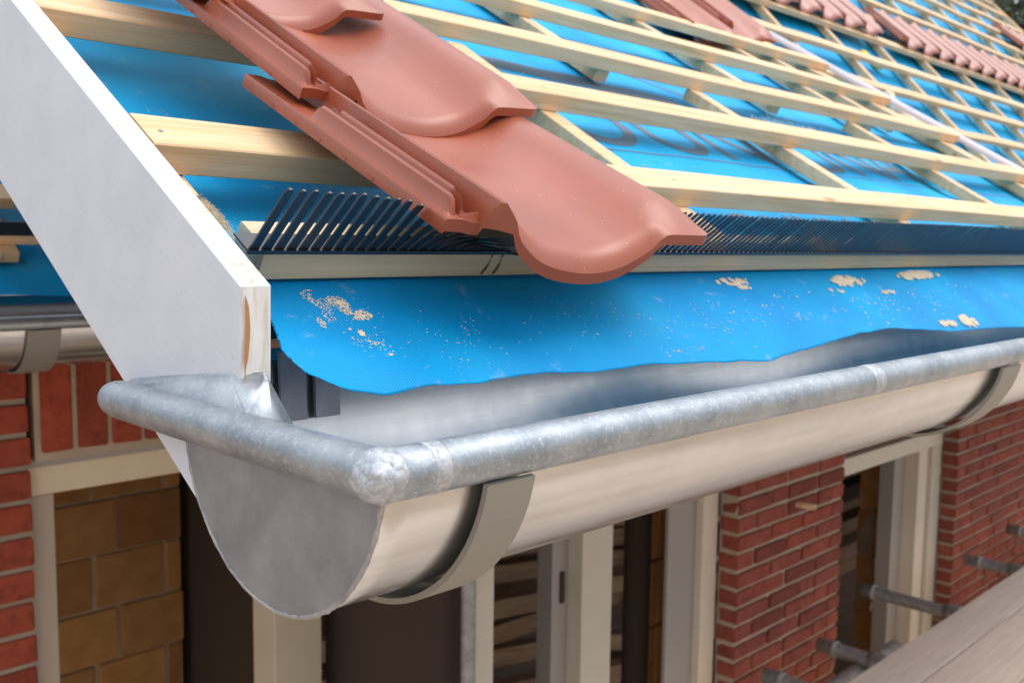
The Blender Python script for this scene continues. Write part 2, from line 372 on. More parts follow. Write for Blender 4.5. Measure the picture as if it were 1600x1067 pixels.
# eave batten with its splintered sawn end
ev = lumber('eave_batten', (0.336, XE), (0.4875, 0.5255), (BOT + 0.0005, TOP), M['pale_pine'], near_roof, PN, seg=30, wob=0.001)
for (kx, lean) in ((0.540, 0.004), (0.5535, 0.002)):
    kv = []; kf = []
    for i in range(9):
        t_ = i / 8; z_ = BOT + 0.0025 + 0.021 * t_; xx = kx + lean * t_ + 0.0022 * math.sin(t_ * 3.1); w_ = 0.0008 + 0.0006 * math.sin(t_ * 7)
        kv += [(xx - w_, 0.4866, z_), (xx + w_, 0.4866, z_)]
        if i: kf.append((2 * i - 2, 2 * i - 1, 2 * i + 1, 2 * i))
    mesh_obj('knot', kv, kf, M['knot'], ev, PN)
for s in ROWS[:6]:
    for nx in (0.332, 0.985, 1.63, 2.30):
        nv_ = []; 
        for k in range(8): nv_.append((nx + 0.0022 * math.cos(k * 0.785), s + 0.022 + 0.0022 * math.sin(k * 0.785), TOP + 0.0016 + (0.002 if s > 1 else 0)))
        mesh_obj('nail_head', nv_, [tuple(range(8))], M['steel_dark'], near_roof, PN)
# counter battens: (x0, s0, s1)
CBS = [(0.3195, 0.68, 2.5), (0.322, 0.605, 0.66), (0.975, 0.50, 1.128), (1.352, 1.152, 2.5), (1.618, 0.50, 1.146), (1.975, 1.165, 2.5),
       (2.285, 0.50, 1.143), (2.43, 1.16, 2.5), (2.64, 1.20, 2.5), (2.85, 0.50, 2.5), (0.70, 1.0, 2.5)]
for x0, s0, s1 in CBS:
    w = 0.026 if x0 < 0.33 else 0.034
    o = lumber('counter_batten', (x0, x0 + w), (s0, s1), (CB, BOT - 0.0004), M['pine'], near_roof, PN, along='s', seg=8, wob=0.001)
# white verge strip and the board beneath it
lumber('edge_board', (2.90, 2.948), (0.50, 2.5), (-0.42, BOT - 0.002), M['pine'], near_roof, PN, along='s', seg=4)
def strip_ring(x, s0, s1):
    vs = []; fs = []; n = 9
    for s in (s0, s1):
        for k in range(n):
            a = math.pi * k / (n - 1); vs.append((x - 0.027 * math.cos(a), s, -0.318 + 0.018 * math.sin(a)))
    for k in range(n - 1): fs.append((k, k + 1, n + k + 1, n + k))
    fs.append((0, n, 2 * n - 1, n - 1)); fs.append(tuple(range(n))[::-1]); fs.append(tuple(n + k for k in range(n)))
    return vs, fs
v_, f_ = strip_ring(3.015, 0.50, 1.93)
mesh_obj('white_edge_strip', v_, f_, M['white_strip'], near_roof, PN, smooth=False)
# structural boarding below the membrane
box('roof_deck', (0.34, 2.90), (0.52, 2.54), (-0.44, -0.40), M['dull_wood'], near_roof, PN)

# bargeboard: parallelogram with plumb foot
def barge(name, x0, x1, parent, off=(0, 0)):
    a = PN
    # side outline in (y, z)
    def pt(s, p): y, z = rf(s, p); return (y + off[0], z + off[1])
    top_far = pt(2.55, TOP + 0.001); toe_top = pt(0.4435, TOP + 0.001)
    toe_low = (toe_top[0] + 0.002, toe_top[1] - 0.074)
    Wd = 0.155
    y, z = pt(0.4, TOP - Wd)
    low_toe = (toe_low[0] + 0.018, z + (toe_low[0] + 0.018 - y) * math.tan(a))
    low_far = pt(2.55, TOP - Wd)
    out_ = [top_far, toe_top, toe_low, low_toe, low_far]
    vs = [(x0, *q) for q in out_] + [(x1, *q) for q in out_]; n = 5
    fs = [tuple(range(n)), tuple(n + k for k in range(n))[::-1]] + [(k, n + k, n + (k + 1) % n, (k + 1) % n) for k in range(n)]
    o = mesh_obj(name, vs, fs, M['primer'], parent)
    o.data.materials.append(M['scuffed']); o.data.polygons[2].material_index = 1; o.data.polygons[3].material_index = 1
    bm = bmesh.new(); bm.from_mesh(o.data); bmesh.ops.recalc_face_normals(bm, faces=bm.faces)
    bmesh.ops.bevel(bm, geom=list(bm.edges), offset=0.0006, segments=1, affect='EDGES'); bmesh.ops.recalc_face_normals(bm, faces=bm.faces); bm.to_mesh(o.data); bm.free()
    return o, toe_top
bo, toe = barge('bargeboard', 0.2955, 0.3170, near_roof)
# split along the toe of the board showing bare wood
vs = []; fs = []
for k in range(9):
    t_ = k / 8; z = toe[1] - 0.006 - 0.052 * t_; w = 0.0022 * math.sin(math.pi * min(1, t_ * 1.05 + 0.02)) + 0.0008 * random.random()
    xc = 0.2985 + 0.001 * math.sin(t_ * 5)
    vs += [(xc - w * 0.4, toe[0] - 0.0006 + 0.0, z), (xc + w, toe[0] - 0.0008, z)]
for k in range(8): fs.append((2 * k, 2 * k + 1, 2 * k + 3, 2 * k + 2))
mesh_obj('bare_split', vs, fs, M['bare'], bo)

# ------------------------------------------------------------------ membrane of the near roof
def sag(x, s):
    q = 0.0045 * noise.noise(Vector((x * 2.3, s * 6.0, 0.3))) + 0.003 * noise.noise(Vector((x * 9, s * 7, 2.3)))
    q += 0.006 * max(0, math.sin(s * 2 * math.pi / 0.25 + 1.0 + 0.6 * math.sin(x * 2.1))) ** 3 * (0.6 + 0.4 * math.sin(x * 3.7))
    return q
def foil_P(u, v):
    x = 0.3175 + (2.90 - 0.3175) * u; s = 0.485 + 2.0 * v
    return (x, s, CB - 0.0085 + min(sag(x, s), 0.0075))
foil = grid_obj('membrane', foil_P, 150, 120, M['foil_skylit'], near_roof, PN)
# the apron that hangs into the gutter
HEM = [(0.316, 0.435), (0.328, 0.401), (0.346, 0.385), (0.376, 0.3745), (0.43, 0.375), (0.48, 0.379), (0.53, 0.3795), (0.643, 0.3755), (0.73, 0.367), (0.824, 0.3595), (0.95, 0.367), (1.05, 0.3745), (1.139, 0.3765), (1.3, 0.365), (1.534, 0.354), (2.0, 0.357), (2.9, 0.36)]
def lerp_tab(T, x):
    if x <= T[0][0]: return T[0][1]
    for (a, va), (b_, vb) in zip(T, T[1:]):
        if x <= b_: return va + (vb - va) * (x - a) / (b_ - a)
    return T[-1][1]
LEFT = [(0.37, 0.372), (0.385, 0.350), (0.401, 0.3305), (0.422, 0.3235), (0.45, 0.329), (0.470, 0.331), (0.488, 0.325), (0.505, 0.3165), (0.53, 0.3155), (0.56, 0.3155)]
def apron_P(u, v):
    x = 0.316 + (2.90 - 0.316) * (u ** 1.8); 
    h = lerp_tab(HEM, x) + 0.0012 * noise.noise(Vector((x * 40, 0, 0)))
    s = h + (0.535 - h) * v
    x = max(x, lerp_tab(LEFT, s)) if u < 0.25 else x
    lift = 0.0
    p = -0.3275 - 0.014 * max(0.0, (0.487 - s) / 0.12) ** 1.2
    fr = max(0.0, min(1.0, (0.487 - s) / 0.06))
    p += fr * (0.0060 * noise.noise(Vector((x * 5, s * 9, 1.7))) + 0.0018 * noise.noise(Vector((x * 17 + s * 12, s * 14, 4.1))) + 0.0035 * math.sin(x * 7.5 + s * 16 + 0.8))
    # folds fanning from the left corner
    if x < 0.75:
        g = (0.75 - x) / 0.43; p += fr * g * 0.0045 * math.sin((x * 0.85 + (s - 0.4) * 1.1) * 62) * (0.5 + 0.5 * noise.noise(Vector((x * 6, s * 6, 8))))
    if s > 0.49: p = -0.3275 - 0.018 * min(1, (s - 0.49) / 0.04) * 0.9
    if s > 0.455 and x < 0.336:
        wq = min(1, (s - 0.455) / 0.03) * min(1, (0.336 - x) / 0.017); wq = wq * wq * (3 - 2 * wq)
        p = p * (1 - wq) + (TOP - 0.0015 + 0.0012 * noise.noise(Vector((s * 60, x * 200, 0)))) * wq
    return (x, s, p)
apron = grid_obj('membrane_apron', apron_P, 260, 60, M['foil'], near_roof, PN)
apron.modifiers.new('thickness', 'SOLIDIFY').thickness = 0.0006

# printed lettering on the membrane, partly under the battens
def drape_text(body, x, s, size, shear=0.0, name='printed_letter', dz=0.0007, off=0):
    outs = []
    cx_ = x
    for ch in body:
        cu = bpy.data.curves.new('letter', 'FONT'); cu.body = ch; cu.size = size; cu.resolution_u = 8
        to = bpy.data.objects.new('letter', cu); COL.objects.link(to)
        bpy.context.view_layer.update()
        me = bpy.data.meshes.new_from_object(to); w = to.dimensions.x
        COL.objects.unlink(to); bpy.data.objects.remove(to)
        bm = bmesh.new(); bm.from_mesh(me)
        bmesh.ops.subdivide_edges(bm, edges=list(bm.edges), cuts=2, use_grid_fill=True)
        bmesh.ops.triangulate(bm, faces=bm.faces)
        vs = [];
        for v in bm.verts:
            X = cx_ + v.co.x + shear * v.co.y; Y = s + v.co.y * 1.0
            # hidden-side clearance follows the sheet
            vs.append((X, Y, CB - 0.0085 + min(sag(X, Y), 0.0075) + dz))
        fs = [tuple(v.index for v in f.verts) for f in bm.faces]; bm.free()
        outs.append(mesh_obj(name, vs, fs, M['print'], foil, PN))
        cx_ += w + size * 0.10
    return outs
drape_text('OUN', 1.05, 0.885, 0.26)
drape_text('UNA', 1.76, 0.885, 0.26)
drape_text('OUNN', 1.16, 0.598, 0.13)
def stripe(x0, x1, s0, s1, wid, name='printed_line'):
    vs = []; fs = []; n = 60
    for i in range(n + 1):
        t_ = i / n; X = x0 + (x1 - x0) * t_; Y = s0 + (s1 - s0) * t_
        for d in (-wid / 2, wid / 2): vs.append((X, Y + d, CB - 0.0085 + min(sag(X, Y + d), 0.0075) + 0.0006))
        if i: fs.append((2 * i - 2, 2 * i, 2 * i + 1, 2 * i - 1))
    mesh_obj(name, vs, fs, M['print'], foil, PN)
stripe(0.98, 2.85, 0.868, 0.868, 0.004)
stripe(1.10, 1.60, 1.17, 1.13, 0.045)
stripe(1.25, 1.9, 1.36, 1.12, 0.012)

# ------------------------------------------------------------------ tile
def smooth_tab(T, x):
    if x <= T[0][0]: return T[0][1]
    for (a, va), (b_, vb) in zip(T, T[1:]):
        if x <= b_:
            t_ = (x - a) / (b_ - a); return va + (vb - va) * t_
    return T[-1][1]
def catmull(T, x):
    xs = [q[0] for q in T]; ys = [q[1] for q in T]
    if x <= xs[0]: return ys[0]
    if x >= xs[-1]: return ys[-1]
    i = max(k for k in range(len(xs) - 1) if xs[k] <= x)
    def sl(k):
        if k == 0 or k == len(xs) - 1: return (ys[min(k + 1, len(xs) - 1)] - ys[max(k - 1, 0)]) / (xs[min(k + 1, len(xs) - 1)] - xs[max(k - 1, 0)])
        return (ys[k + 1] - ys[k - 1]) / (xs[k + 1] - xs[k - 1])
    h = xs[i + 1] - xs[i]; t_ = (x - xs[i]) / h
    return ((2 * t_ ** 3 - 3 * t_ ** 2 + 1) * ys[i] + (t_ ** 3 - 2 * t_ ** 2 + t_) * h * sl(i) + (-2 * t_ ** 3 + 3 * t_ ** 2) * ys[i + 1] + (t_ ** 3 - t_ ** 2) * h * sl(i + 1))
BODY = [(0.041, 0.0228), (0.046, 0.0208), (0.060, 0.0085), (0.085, -0.0065), (0.115, -0.0150), (0.155, -0.0185), (0.190, -0.0130), (0.215, -0.0005), (0.238, 0.0150), (0.258, 0.0225), (0.276, 0.0215), (0.290, 0.0175), (0.301, 0.0105)]
FLANGE = [(0, 0.001), (0.0012, 0.0030), (0.0055, 0.0030), (0.0072, 0.0050), (0.0098, 0.0148), (0.0118, 0.0165), (0.0140, 0.0150), (0.0158, 0.0030), (0.0192, 0.0025), (0.0212, 0.0158), (0.0230, 0.0178), (0.0248, 0.0158), (0.0266, 0.0010), (0.0345, 0.0005), (0.0375, 0.0140), (0.0395, 0.0215), (0.041, 0.0228)]
FLAT = [(0, 0.001), (0.0012, 0.0030), (0.016, 0.0028), (0.0250, 0.0010), (0.0345, 0.0005), (0.0375, 0.0140), (0.0395, 0.0215), (0.041, 0.0228)]
TLEN = 0.335
def tile_mesh(nu_extra=1, nv=64):
    xs = [q[0] for q in FLANGE[:-1]]
    if nu_extra:
        xs = sorted(set(xs + [0.0090, 0.0115, 0.0136, 0.0216, 0.0232, 0.030, 0.036]))
    k = 40 if nu_extra else 14
    xs += [0.041 + (0.301 - 0.041) * i / k for i in range(k + 1)]
    nv_ = nv
    top = []; botm = []
    vpar = [0, 0.004, 0.009, 0.016, 0.022, 0.026, 0.030, 0.035, 0.042, 0.050, 0.060, 0.066, 0.072, 0.078, 0.086] + [0.09 + 0.91 * i / (nv_ + 10) for i in range(1, nv_ + 11)] if nu_extra else [0, 0.02, 0.05, 0.1, 0.3, 0.6, 0.9, 1]
    for v in vpar:
        rt = []; rb = []
        for x in xs:
            w = 1.0 if x <= 0.035 else max(0.0, 1 - (x - 0.035) / 0.010)
            t0 = 0.023 * w
            if x > 0.292: t0 += 0.003 * (1 - math.sqrt(max(0, 1 - ((x - 0.292) / 0.0091) ** 2)))
            t = t0 + (TLEN - t0) * v
            if x < 0.041:
                ri = 0.0
                if t > 0.030 and t < 0.232: ri = min(1, (t - 0.030) / 0.009) * min(1, (0.232 - t) / 0.014)
                ri = math.sin(ri * math.pi / 2)
                if x > 0.0215: ri2 = 0.0 if t < 0.045 else min(1, (t - 0.045) / 0.003) * min(1, max(0, (0.215 - t) / 0.006))
                else: ri2 = ri
                z = smooth_tab(FLAT, x) * (1 - ri2) + smooth_tab(FLANGE, x) * ri2
                zb = -0.006 if x < 0.03 else -0.006 + 0.007 * (x - 0.03) / 0.011
                if 0 < x < 0.003: zb += 0.0
            else:
                z = catmull(BODY, x)
                zb = z - 0.0085
                if x < 0.06: zb = min(zb, 0.001 + (0.06 - x) * 0.0) if x < 0.047 else zb
            # rounded nose
            d = t - (t0)
            rr = 0.020
            drop = 0.0
            if x > 0.041 and t < rr:
                q = 1 - t / rr; drop = 0.0130 * q ** 2.2 * min(1, (x - 0.041) / 0.02 + 0.25)
            # roll runs out into the flat tip
            if x > 0.041: z += 0.010 * min(1.0, t / 0.15) * max(0.0, min(1.0, (0.012 - z) / 0.030))
            if x > 0.225 and t < 0.048:
                drop = max(drop, 0.0); q = 1 - t / 0.048; amt = max(0.0, z - 0.0055) * q ** 1.7
                wq = min(1.0, (x - 0.225) / 0.014); drop = drop * (1 - wq) + amt * wq
            if t > 0.305 and x > 0.041: z += 0.006 * math.sin(min(1, (t - 0.305) / 0.012) * math.pi / 2)
            zt = z - drop
            rt.append((x, t, zt)); rb.append((x, t, min(zb - drop * 0.2, zt - 0.0100)))
        top.append(rt); botm.append(rb)
    nr, nc = len(top), len(xs); vs = [p for r in top for p in r] + [p for r in botm for p in r]; off = nr * nc; fs = []
    for j in range(nr - 1):
        for i in range(nc - 1):
            a = j * nc + i; fs.append((a, a + 1, a + nc + 1, a + nc)); fs.append((off + a, off + a + nc, off + a + nc + 1, off + a + 1))
    for i in range(nc - 1):
        fs.append((i + 1, i, off + i, off + i + 1)); a = (nr - 1) * nc + i; fs.append((a, a + 1, off + a + 1, off + a))
    for j in range(nr - 1):
        a = j * nc; fs.append((a, a + nc, off + a + nc, off + a)); a = j * nc + nc - 1; fs.append((a + nc, a, off + a, off + a + nc))
    if nu_extra:
        # small pressing nubs under the left edge
        for t in (0.075, 0.115, 0.155, 0.195, 0.235, 0.275):
            v_, f_ = boxvf(-0.0004, 0.006, t, t + 0.008, -0.0085, -0.005, len(vs))
            v_ = [(x, y + (0.002 if z < -0.008 and y == t else -0.002 if z < -0.008 else 0), z) for x, y, z in v_]
            vs += v_; fs += f_
        # nose interlock shelf
        v_, f_ = boxvf(0.0175, 0.0355, 0.0255, 0.036, 0.0005, 0.0068, len(vs))
        v_ = [(x, y + (0.003 if z > 0.005 and y < 0.03 else 0), z - (0.003 if z > 0.005 and y > 0.03 else 0) - (0.0035 if z > 0.005 and x < 0.02 else 0)) for x, y, z in v_]
        vs += v_; fs += f_
        # hanging nib at the head
    me = bpy.data.meshes.new('roof_tile'); me.from_pydata(vs, [], fs)
    bm = bmesh.new(); bm.from_mesh(me); bmesh.ops.recalc_face_normals(bm, faces=bm.faces)
    if nu_extra:
        ed = [e for e in bm.edges if len(e.link_faces) == 2 and e.calc_face_angle(0) > 0.72]
        bmesh.ops.bevel(bm, geom=ed, offset=0.0008, segments=2, affect='EDGES', clamp_overlap=True)
    bm.to_mesh(me); bm.free()
    for p in me.polygons: p.use_smooth = True
    try: me.set_sharp_from_angle(angle=R_(34))
    except Exception: pass
    return me
tile_hi = tile_mesh(1); tile_hi.materials.append(M['clay'])
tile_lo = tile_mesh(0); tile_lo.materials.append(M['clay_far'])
def place_tile(me, loc, rx, ry=0, rz=0, label='', group=None, scale=(1.0, 1.0, 1.0)):
    o = bpy.data.objects.new('roof_tile', me); COL.objects.link(o)
    Rm = Matrix.Rotation(rx, 4, 'X') @ Matrix.Rotation(rz, 4, 'Z') @ Matrix.Rotation(ry, 4, 'Y')
    o.matrix_world = Matrix.Translation(loc) @ Rm @ Matrix.Diagonal((scale[0], scale[1], scale[2], 1))
    tag(o, label, 'roof tile', group); return o
def at_k(p, k): return tuple(c * k for c in p)
place_tile(tile_hi, at_k((0.458, 0.5116, 0.0044), 0.95), R_(25.4), label='lowest red clay roof tile, its round nose hanging over the eave batten', scale=(0.95,) * 3)
place_tile(tile_hi, at_k((0.5172, 0.7898, 0.1305), 0.862), R_(29.3), R_(-2.5), R_(3.0), label='middle red clay roof tile of the stepped three, lapping the lowest one', scale=(0.885,) * 3)
place_tile(tile_hi, at_k((0.5563, 1.1391, 0.2960), 0.735), R_(29.6), R_(-2.9), R_(3.3), label='uppermost red clay tile of the stepped three, cut off by the photo top', scale=(0.765,) * 3)
# two loose tiles further along
place_tile(tile_hi, (2.20, *rf(1.655, -0.318)), R_(36), label='loose red clay tile with its nose slid under a pine batten')
place_tile(tile_hi, (2.4616, 1.632, 0.633), R_(37), label='loose red clay tile resting on a pine batten near the white edge strip')

# ------------------------------------------------------------------ gutter
BY, BZ, BR = 0.372, -0.1138, 0.0135
GY, GZ, GR = 0.4735, -0.1050, 0.1045
XC = 0.280
def gutter(x0, x1, dy, dz, label, brackets, detail=True):
    g = thing('gutter', label, 'gutter', (x0, GY + dy, GZ + dz - GR))
    def trough(r, flip):
        vs = []; fs = []; n = 48; nx = 40
        for i in range(nx + 1):
            x = x0 + 0.0006 + (x1 - x0) * (i / nx) ** 1.4
            for k in range(n + 1):
                a = R_(183.5) + R_(180.5) * k / n
                rr = r + 0.00035 * noise.noise(Vector((x * 6, a * 3, dy)))
                vs.append((x, GY + dy + rr * math.cos(a), GZ + dz + rr * math.sin(a)))
            # back upstand
            if detail and x < 0.318: vs = [v if not (v[0] == x and v[1] > GY + dy and v[2] > GZ + dz - 0.014) else (v[0], v[1], GZ + dz - 0.014) for v in vs]
            vs.append((x, GY + dy + r + 0.001, GZ + dz + (0.032 if x > 0.318 or not detail else -0.014)))
        m_ = n + 2
        for i in range(nx):
            for k in range(m_ - 1): fs.append((i * m_ + k, (i + 1) * m_ + k, (i + 1) * m_ + k + 1, i * m_ + k + 1))
        return vs, fs
    v_, f_ = trough(GR, False)
    o = mesh_obj('trough', v_, f_, M['zinc'], g, smooth=True)
    md = o.modifiers.new('thickness', 'SOLIDIFY'); md.thickness = 0.0012; md.offset = 1
    n = 120
    tube('bead', [(x0 - 0.002 + (x1 - x0) * i / n, BY + dy, BZ + dz) for i in range(n + 1)], BR, M['bead'], g, 32,
         rf=(lambda i, a, p: BR * (1 + 0.010 * noise.noise(Vector((p.x * 25, a * 2, 0))))) if detail else None)
    if detail:
        # end cap plate with a rolled lip
        vs = []; n = 64
        for k in range(n + 1):
            a = R_(178) + R_(184) * k / n; vs.append((x0, GY + (GR - 0.0005) * math.cos(a), GZ + (GR - 0.0005) * math.sin(a)))
        cap = mesh_obj('end_cap', vs, [tuple(range(n + 1))], M['zinc_cap'], g)
        md = cap.modifiers.new('thickness', 'SOLIDIFY'); md.thickness = 0.0012; md.offset = 0
        path = []
        for k in range(n + 1):
            a = R_(181) + R_(176) * k / n; j = 0.0004 * noise.noise(Vector((k * 0.8, 0, 0)))
            path.append((x0 + j, GY + (GR + 0.0002 + j) * math.cos(a), GZ + (GR + 0.0002 + j) * math.sin(a)))
        tube('cap_seam', path, 0.0012, M['steel_dark'], g, 8, rf=lambda i, a, p: 0.0014 * (1 + 0.8 * noise.noise(Vector((i * 0.9, a, 0)))))
        # bead across the end of the gutter
        yend = 0.700
        path = [(x0 - 0.001, BY - 0.001 + (yend - BY) * i / 60, BZ + 0.0005) for i in range(61)]
        def er(i, a, p):
            q = BR * (1 + 0.012 * noise.noise(Vector((p.y * 40, a * 2, 3))))
            if i > 55: q *= math.sqrt(max(0.05, 1 - ((i - 55) / 5.2) ** 2))
            return q
        tube('end_bead', path, BR, M['bead'], g, 32, rf=er)
        # soldered corner joint
        bm = bmesh.new(); bmesh.ops.create_icosphere(bm, subdivisions=5, radius=1)
        for v in bm.verts:
            nn = v.co.copy(); q = 1 + 0.05 * noise.noise(nn * 2.6) + 0.025 * noise.noise(nn * 7)
            v.co = Vector((nn.x * 0.0175 * q, nn.y * 0.0150 * q, nn.z * 0.0141 * q))
        me = bpy.data.meshes.new('solder_joint'); bm.to_mesh(me); bm.free(); me.materials.append(M['solder'])
        for p in me.polygons: p.use_smooth = True
        so = bpy.data.objects.new('solder_joint', me); COL.objects.link(so); so.location = (x0 + 0.002, BY + 0.001, BZ + 0.0002); adopt(so, g)
        # sleeve where the long bead is pushed in, and the joint further along
        for (sx, wd, rr_) in ((x0 + 0.030, 0.012, 0.01385), (0.80, 0.020, 0.01385)):
            tube('bead_sleeve', [(sx + wd * (i / 6 - 0.5), BY, BZ) for i in range(7)], rr_, M['solder'], g, 32,
                 rf=lambda i, a, p: rr_ * (1 - 0.03 * (abs(i - 3) / 3) ** 3 + 0.012 * noise.noise(Vector((i * 1.1, a * 2, 0)))))
        # raised zinc saddle turned up against the bargeboard
        def H(u): return u
        A = [(x0 + 0.004, 0.700, BZ + 0.0035), (x0 + 0.0145, 0.675, BZ + 0.016), (0.2935, 0.548, BZ + 0.0315), (0.3085, 0.5265, BZ + 0.033),
             (0.298, 0.5055, BZ + 0.0065), (0.3165, 0.5060, BZ + 0.001), (x0 + 0.003, 0.506, BZ + 0.008)]
        vs = [A[0], A[1], A[2], A[3], A[4], A[5], A[6],
              (0.2945, 0.548, BZ - 0.02), (0.2945, 0.70, BZ - 0.01), (0.2945, 0.700, BZ + 0.010), (0.314, 0.5265, BZ - 0.02), (0.298, 0.5055, BZ - 0.02)]
        me_b = bmesh.new()
        for v in vs: me_b.verts.new(v)
        bmesh.ops.convex_hull(me_b, input=me_b.verts)
        bmesh.ops.bevel(me_b, geom=list(me_b.edges), offset=0.0028, segments=3, affect='EDGES', clamp_overlap=True)
        me = bpy.data.meshes.new('zinc_saddle'); me_b.to_mesh(me); me_b.free(); me.materials.append(M['bead'])
        for p in me.polygons: p.use_smooth = True
        so = bpy.data.objects.new('zinc_saddle', me); COL.objects.link(so); adopt(so, g)
    for bx, bw in brackets:
        vs = []; fs = []; n = 40; ro, ri = GR + 0.0080, GR + 0.0045
        prof = [(bx, ri), (bx, ro), (bx + bw, ro), (bx + bw, ri)]
        for k in range(n + 1):
            a = R_(191) + R_(166) * k / n
            for x, r in prof: vs.append((x, GY + dy + r * math.cos(a), GZ + dz - 0.001 + r * math.sin(a)))
        for k in range(n):
            for j in range(4): fs.append((k * 4 + j, k * 4 + (j + 1) % 4, k * 4 + 4 + (j + 1) % 4, k * 4 + 4 + j))
        fs += [(0, 1, 2, 3), tuple(n * 4 + j for j in (3, 2, 1, 0))]
        bo_ = mesh_obj('bracket', vs, fs, M['strap'], g)
        bm = bmesh.new(); bm.from_mesh(bo_.data); bmesh.ops.recalc_face_normals(bm, faces=bm.faces)
        bm.to_mesh(bo_.data); bm.free()
    return g
g1 = gutter(XC, 3.2, 0, 0, 'half round zinc gutter along the near eave, its soldered end cap facing the camera', [(0.343, 0.036), (1.110, 0.055), (1.95, 0.05), (2.7, 0.05)])
# straps inside the trough
for (x, y0, s_) in ((0.3445, 0.551, 1), (0.372, 0.543, 1)):
    v_ = [(x, GY + GR - 0.004, GZ + 0.030), (x + 0.020, GY + GR - 0.004, GZ + 0.030), (x + 0.020, GY + GR - 0.006, GZ - 0.018), (x, GY + GR - 0.006, GZ - 0.018)]
    o = mesh_obj('inner_strap', v_, [(0, 1, 2, 3)], M['zinc_cap'], g1); o.modifiers.new('t', 'SOLIDIFY').thickness = 0.003

# ------------------------------------------------------------------ comb on the eave batten
def comb(x0, x1, dy, dz, label, nteeth, pitch, bent=True):
    c = thing('eave_comb', label, 'eave comb', (x0, rf(0.4875, TOP)[0] + dy, rf(0.4875, TOP)[1] + dz))
    loc = (0, dy, dz)
    Y0, Z0 = rf(0.4845, TOP + 0.0012)
    # base plate on the batten
    b_ = box('base_plate', (x0 - 0.001, x1), (0.4845, 0.505), (TOP + 0.0005, TOP + 0.0020), M['comb_base'], c, PN, loc=loc)
    box('base_rim', (x0 - 0.001, x1), (0.4825, 0.4845), (TOP - 0.0008, TOP + 0.0022), M['comb'], c, PN, loc=loc)
    def tooth(x, tipdy, tipdz, w, curl):
        vs = []; fs = []; tl = [0, 0.12, 0.25, 0.4, 0.55, 0.7, 0.85, 0.95, 0.98, 1.0]; wl = [1.12, 1.04, 1, 1, 1, 1, 0.98, 0.94, 0.75, 0.35]; n = 9; tt = 0.0012
        for i in range(n + 1):
            t_ = tl[i]; y = Y0 + dy + tipdy * t_ - curl * 0.012 * t_ * t_; z = Z0 + dz + tipdz * t_ - curl * 0.030 * t_ * t_
            ww = w * wl[i]
            xx = x + 0.0015 * t_
            vs += [(xx - ww / 2, y, z), (xx + ww / 2, y, z), (xx + ww / 2, y + tt * 0.6, z + tt), (xx - ww / 2, y + tt * 0.6, z + tt)]
        for i in range(n):
            for j in range(4): fs.append((i * 4 + j, i * 4 + (j + 1) % 4, i * 4 + 4 + (j + 1) % 4, i * 4 + 4 + j))
        fs += [(3, 2, 1, 0), tuple(n * 4 + j for j in range(4))]
        return vs, fs
    for i in range(nteeth):
        x = x0 + 0.0035 + pitch * i; jit = random.uniform(-1, 1) * (1.0 if x < 0.7 else 0.25)
        bend = 0.0
        if bent:
            if x > 0.425: bend = min(1.0, (x - 0.425) / 0.06)
            if x > 0.66: bend = 0.0
        ty, tz = -0.044 + 0.0012 * jit, 0.0375 + 0.0008 * jit
        if bent and i < 14: tz -= 0.0006 * max(0, i - 5)
        wob = 0.004 * math.sin(x * 5.3) if x > 0.7 else 0
        if bend: ty = ty - 0.002 * bend; tz = tz - 0.013 * bend
        if bent and 0.485 < x < 0.66: q = min(1, (x - 0.485) / 0.03) * min(1, (0.66 - x) / 0.03); tz -= 0.012 * q; ty -= 0.004 * q
        v_, f_ = tooth(x, ty + wob, tz + wob * 0.5, 0.0063 if i < 45 else 0.0049, bend * 0.55)
        mesh_obj('tooth', v_, f_, M['comb'], c, smooth=False)
    return c
comb(0.3215, 1.98, 0, 0, 'black plastic eave comb filler with upright teeth along the near eave batten', 176, 0.0094)

# ------------------------------------------------------------------ sawdust on the membrane
def crumbs(name, patches, label, fine=0, zf=None, rot=PN):
    vs = []; fs = []
    def crumb(x, s, p, r):
        b0 = len(vs)
        pts = [(1, 0, 0), (-0.6, 0.8, 0), (-0.5, -0.9, 0), (0.1, 0.1, 0.9), (0.1, 0, -0.4)]
        a = random.random() * 6.28; ca, sa = math.cos(a), math.sin(a); k = random.uniform(0.6, 1.6)
        for X, Y, Z in pts:
            X *= k; vs.append((x + r * (X * ca - Y * sa), s + r * (X * sa + Y * ca), p + r * Z * 0.7))
        for q in ((0, 1, 3), (1, 2, 3), (2, 0, 3), (1, 0, 4), (2, 1, 4), (0, 2, 4)): fs.append(tuple(b0 + i for i in q))
    for (x, s, rx, rs, n, r) in patches:
        for _ in range(n):
            a = random.random() * 6.28; q = random.random() ** 0.7
            X = x + rx * q * math.cos(a); Y = s + rs * q * math.sin(a)
            # ragged outline
            if noise.noise(Vector((X * 90, Y * 90, x))) < -0.15 + 0.5 * (q - 0.5): continue
            crumb(X, Y, zf(X, Y) + r * 0.4, r * random.uniform(0.5, 1.4))
    o = mesh_obj(name, vs, fs, M['sawdust'], None, rot); tag(o, label, 'sawdust', kind='stuff'); return o
def apron_z(x, s):
    # height of the apron at (x, s)
    fr = max(0.0, min(1.0, (0.487 - s) / 0.06)); p = -0.3275 - 0.014 * max(0.0, (0.487 - s) / 0.12) ** 1.2
    p += fr * (0.0060 * noise.noise(Vector((x * 5, s * 9, 1.7))) + 0.0018 * noise.noise(Vector((x * 17 + s * 12, s * 14, 4.1))) + 0.0035 * math.sin(x * 7.5 + s * 16 + 0.8))
    if x < 0.75:
        g = (0.75 - x) / 0.43; p += fr * g * 0.0045 * math.sin((x * 0.85 + (s - 0.4) * 1.1) * 62) * (0.5 + 0.5 * noise.noise(Vector((x * 6, s * 6, 8))))
    return p
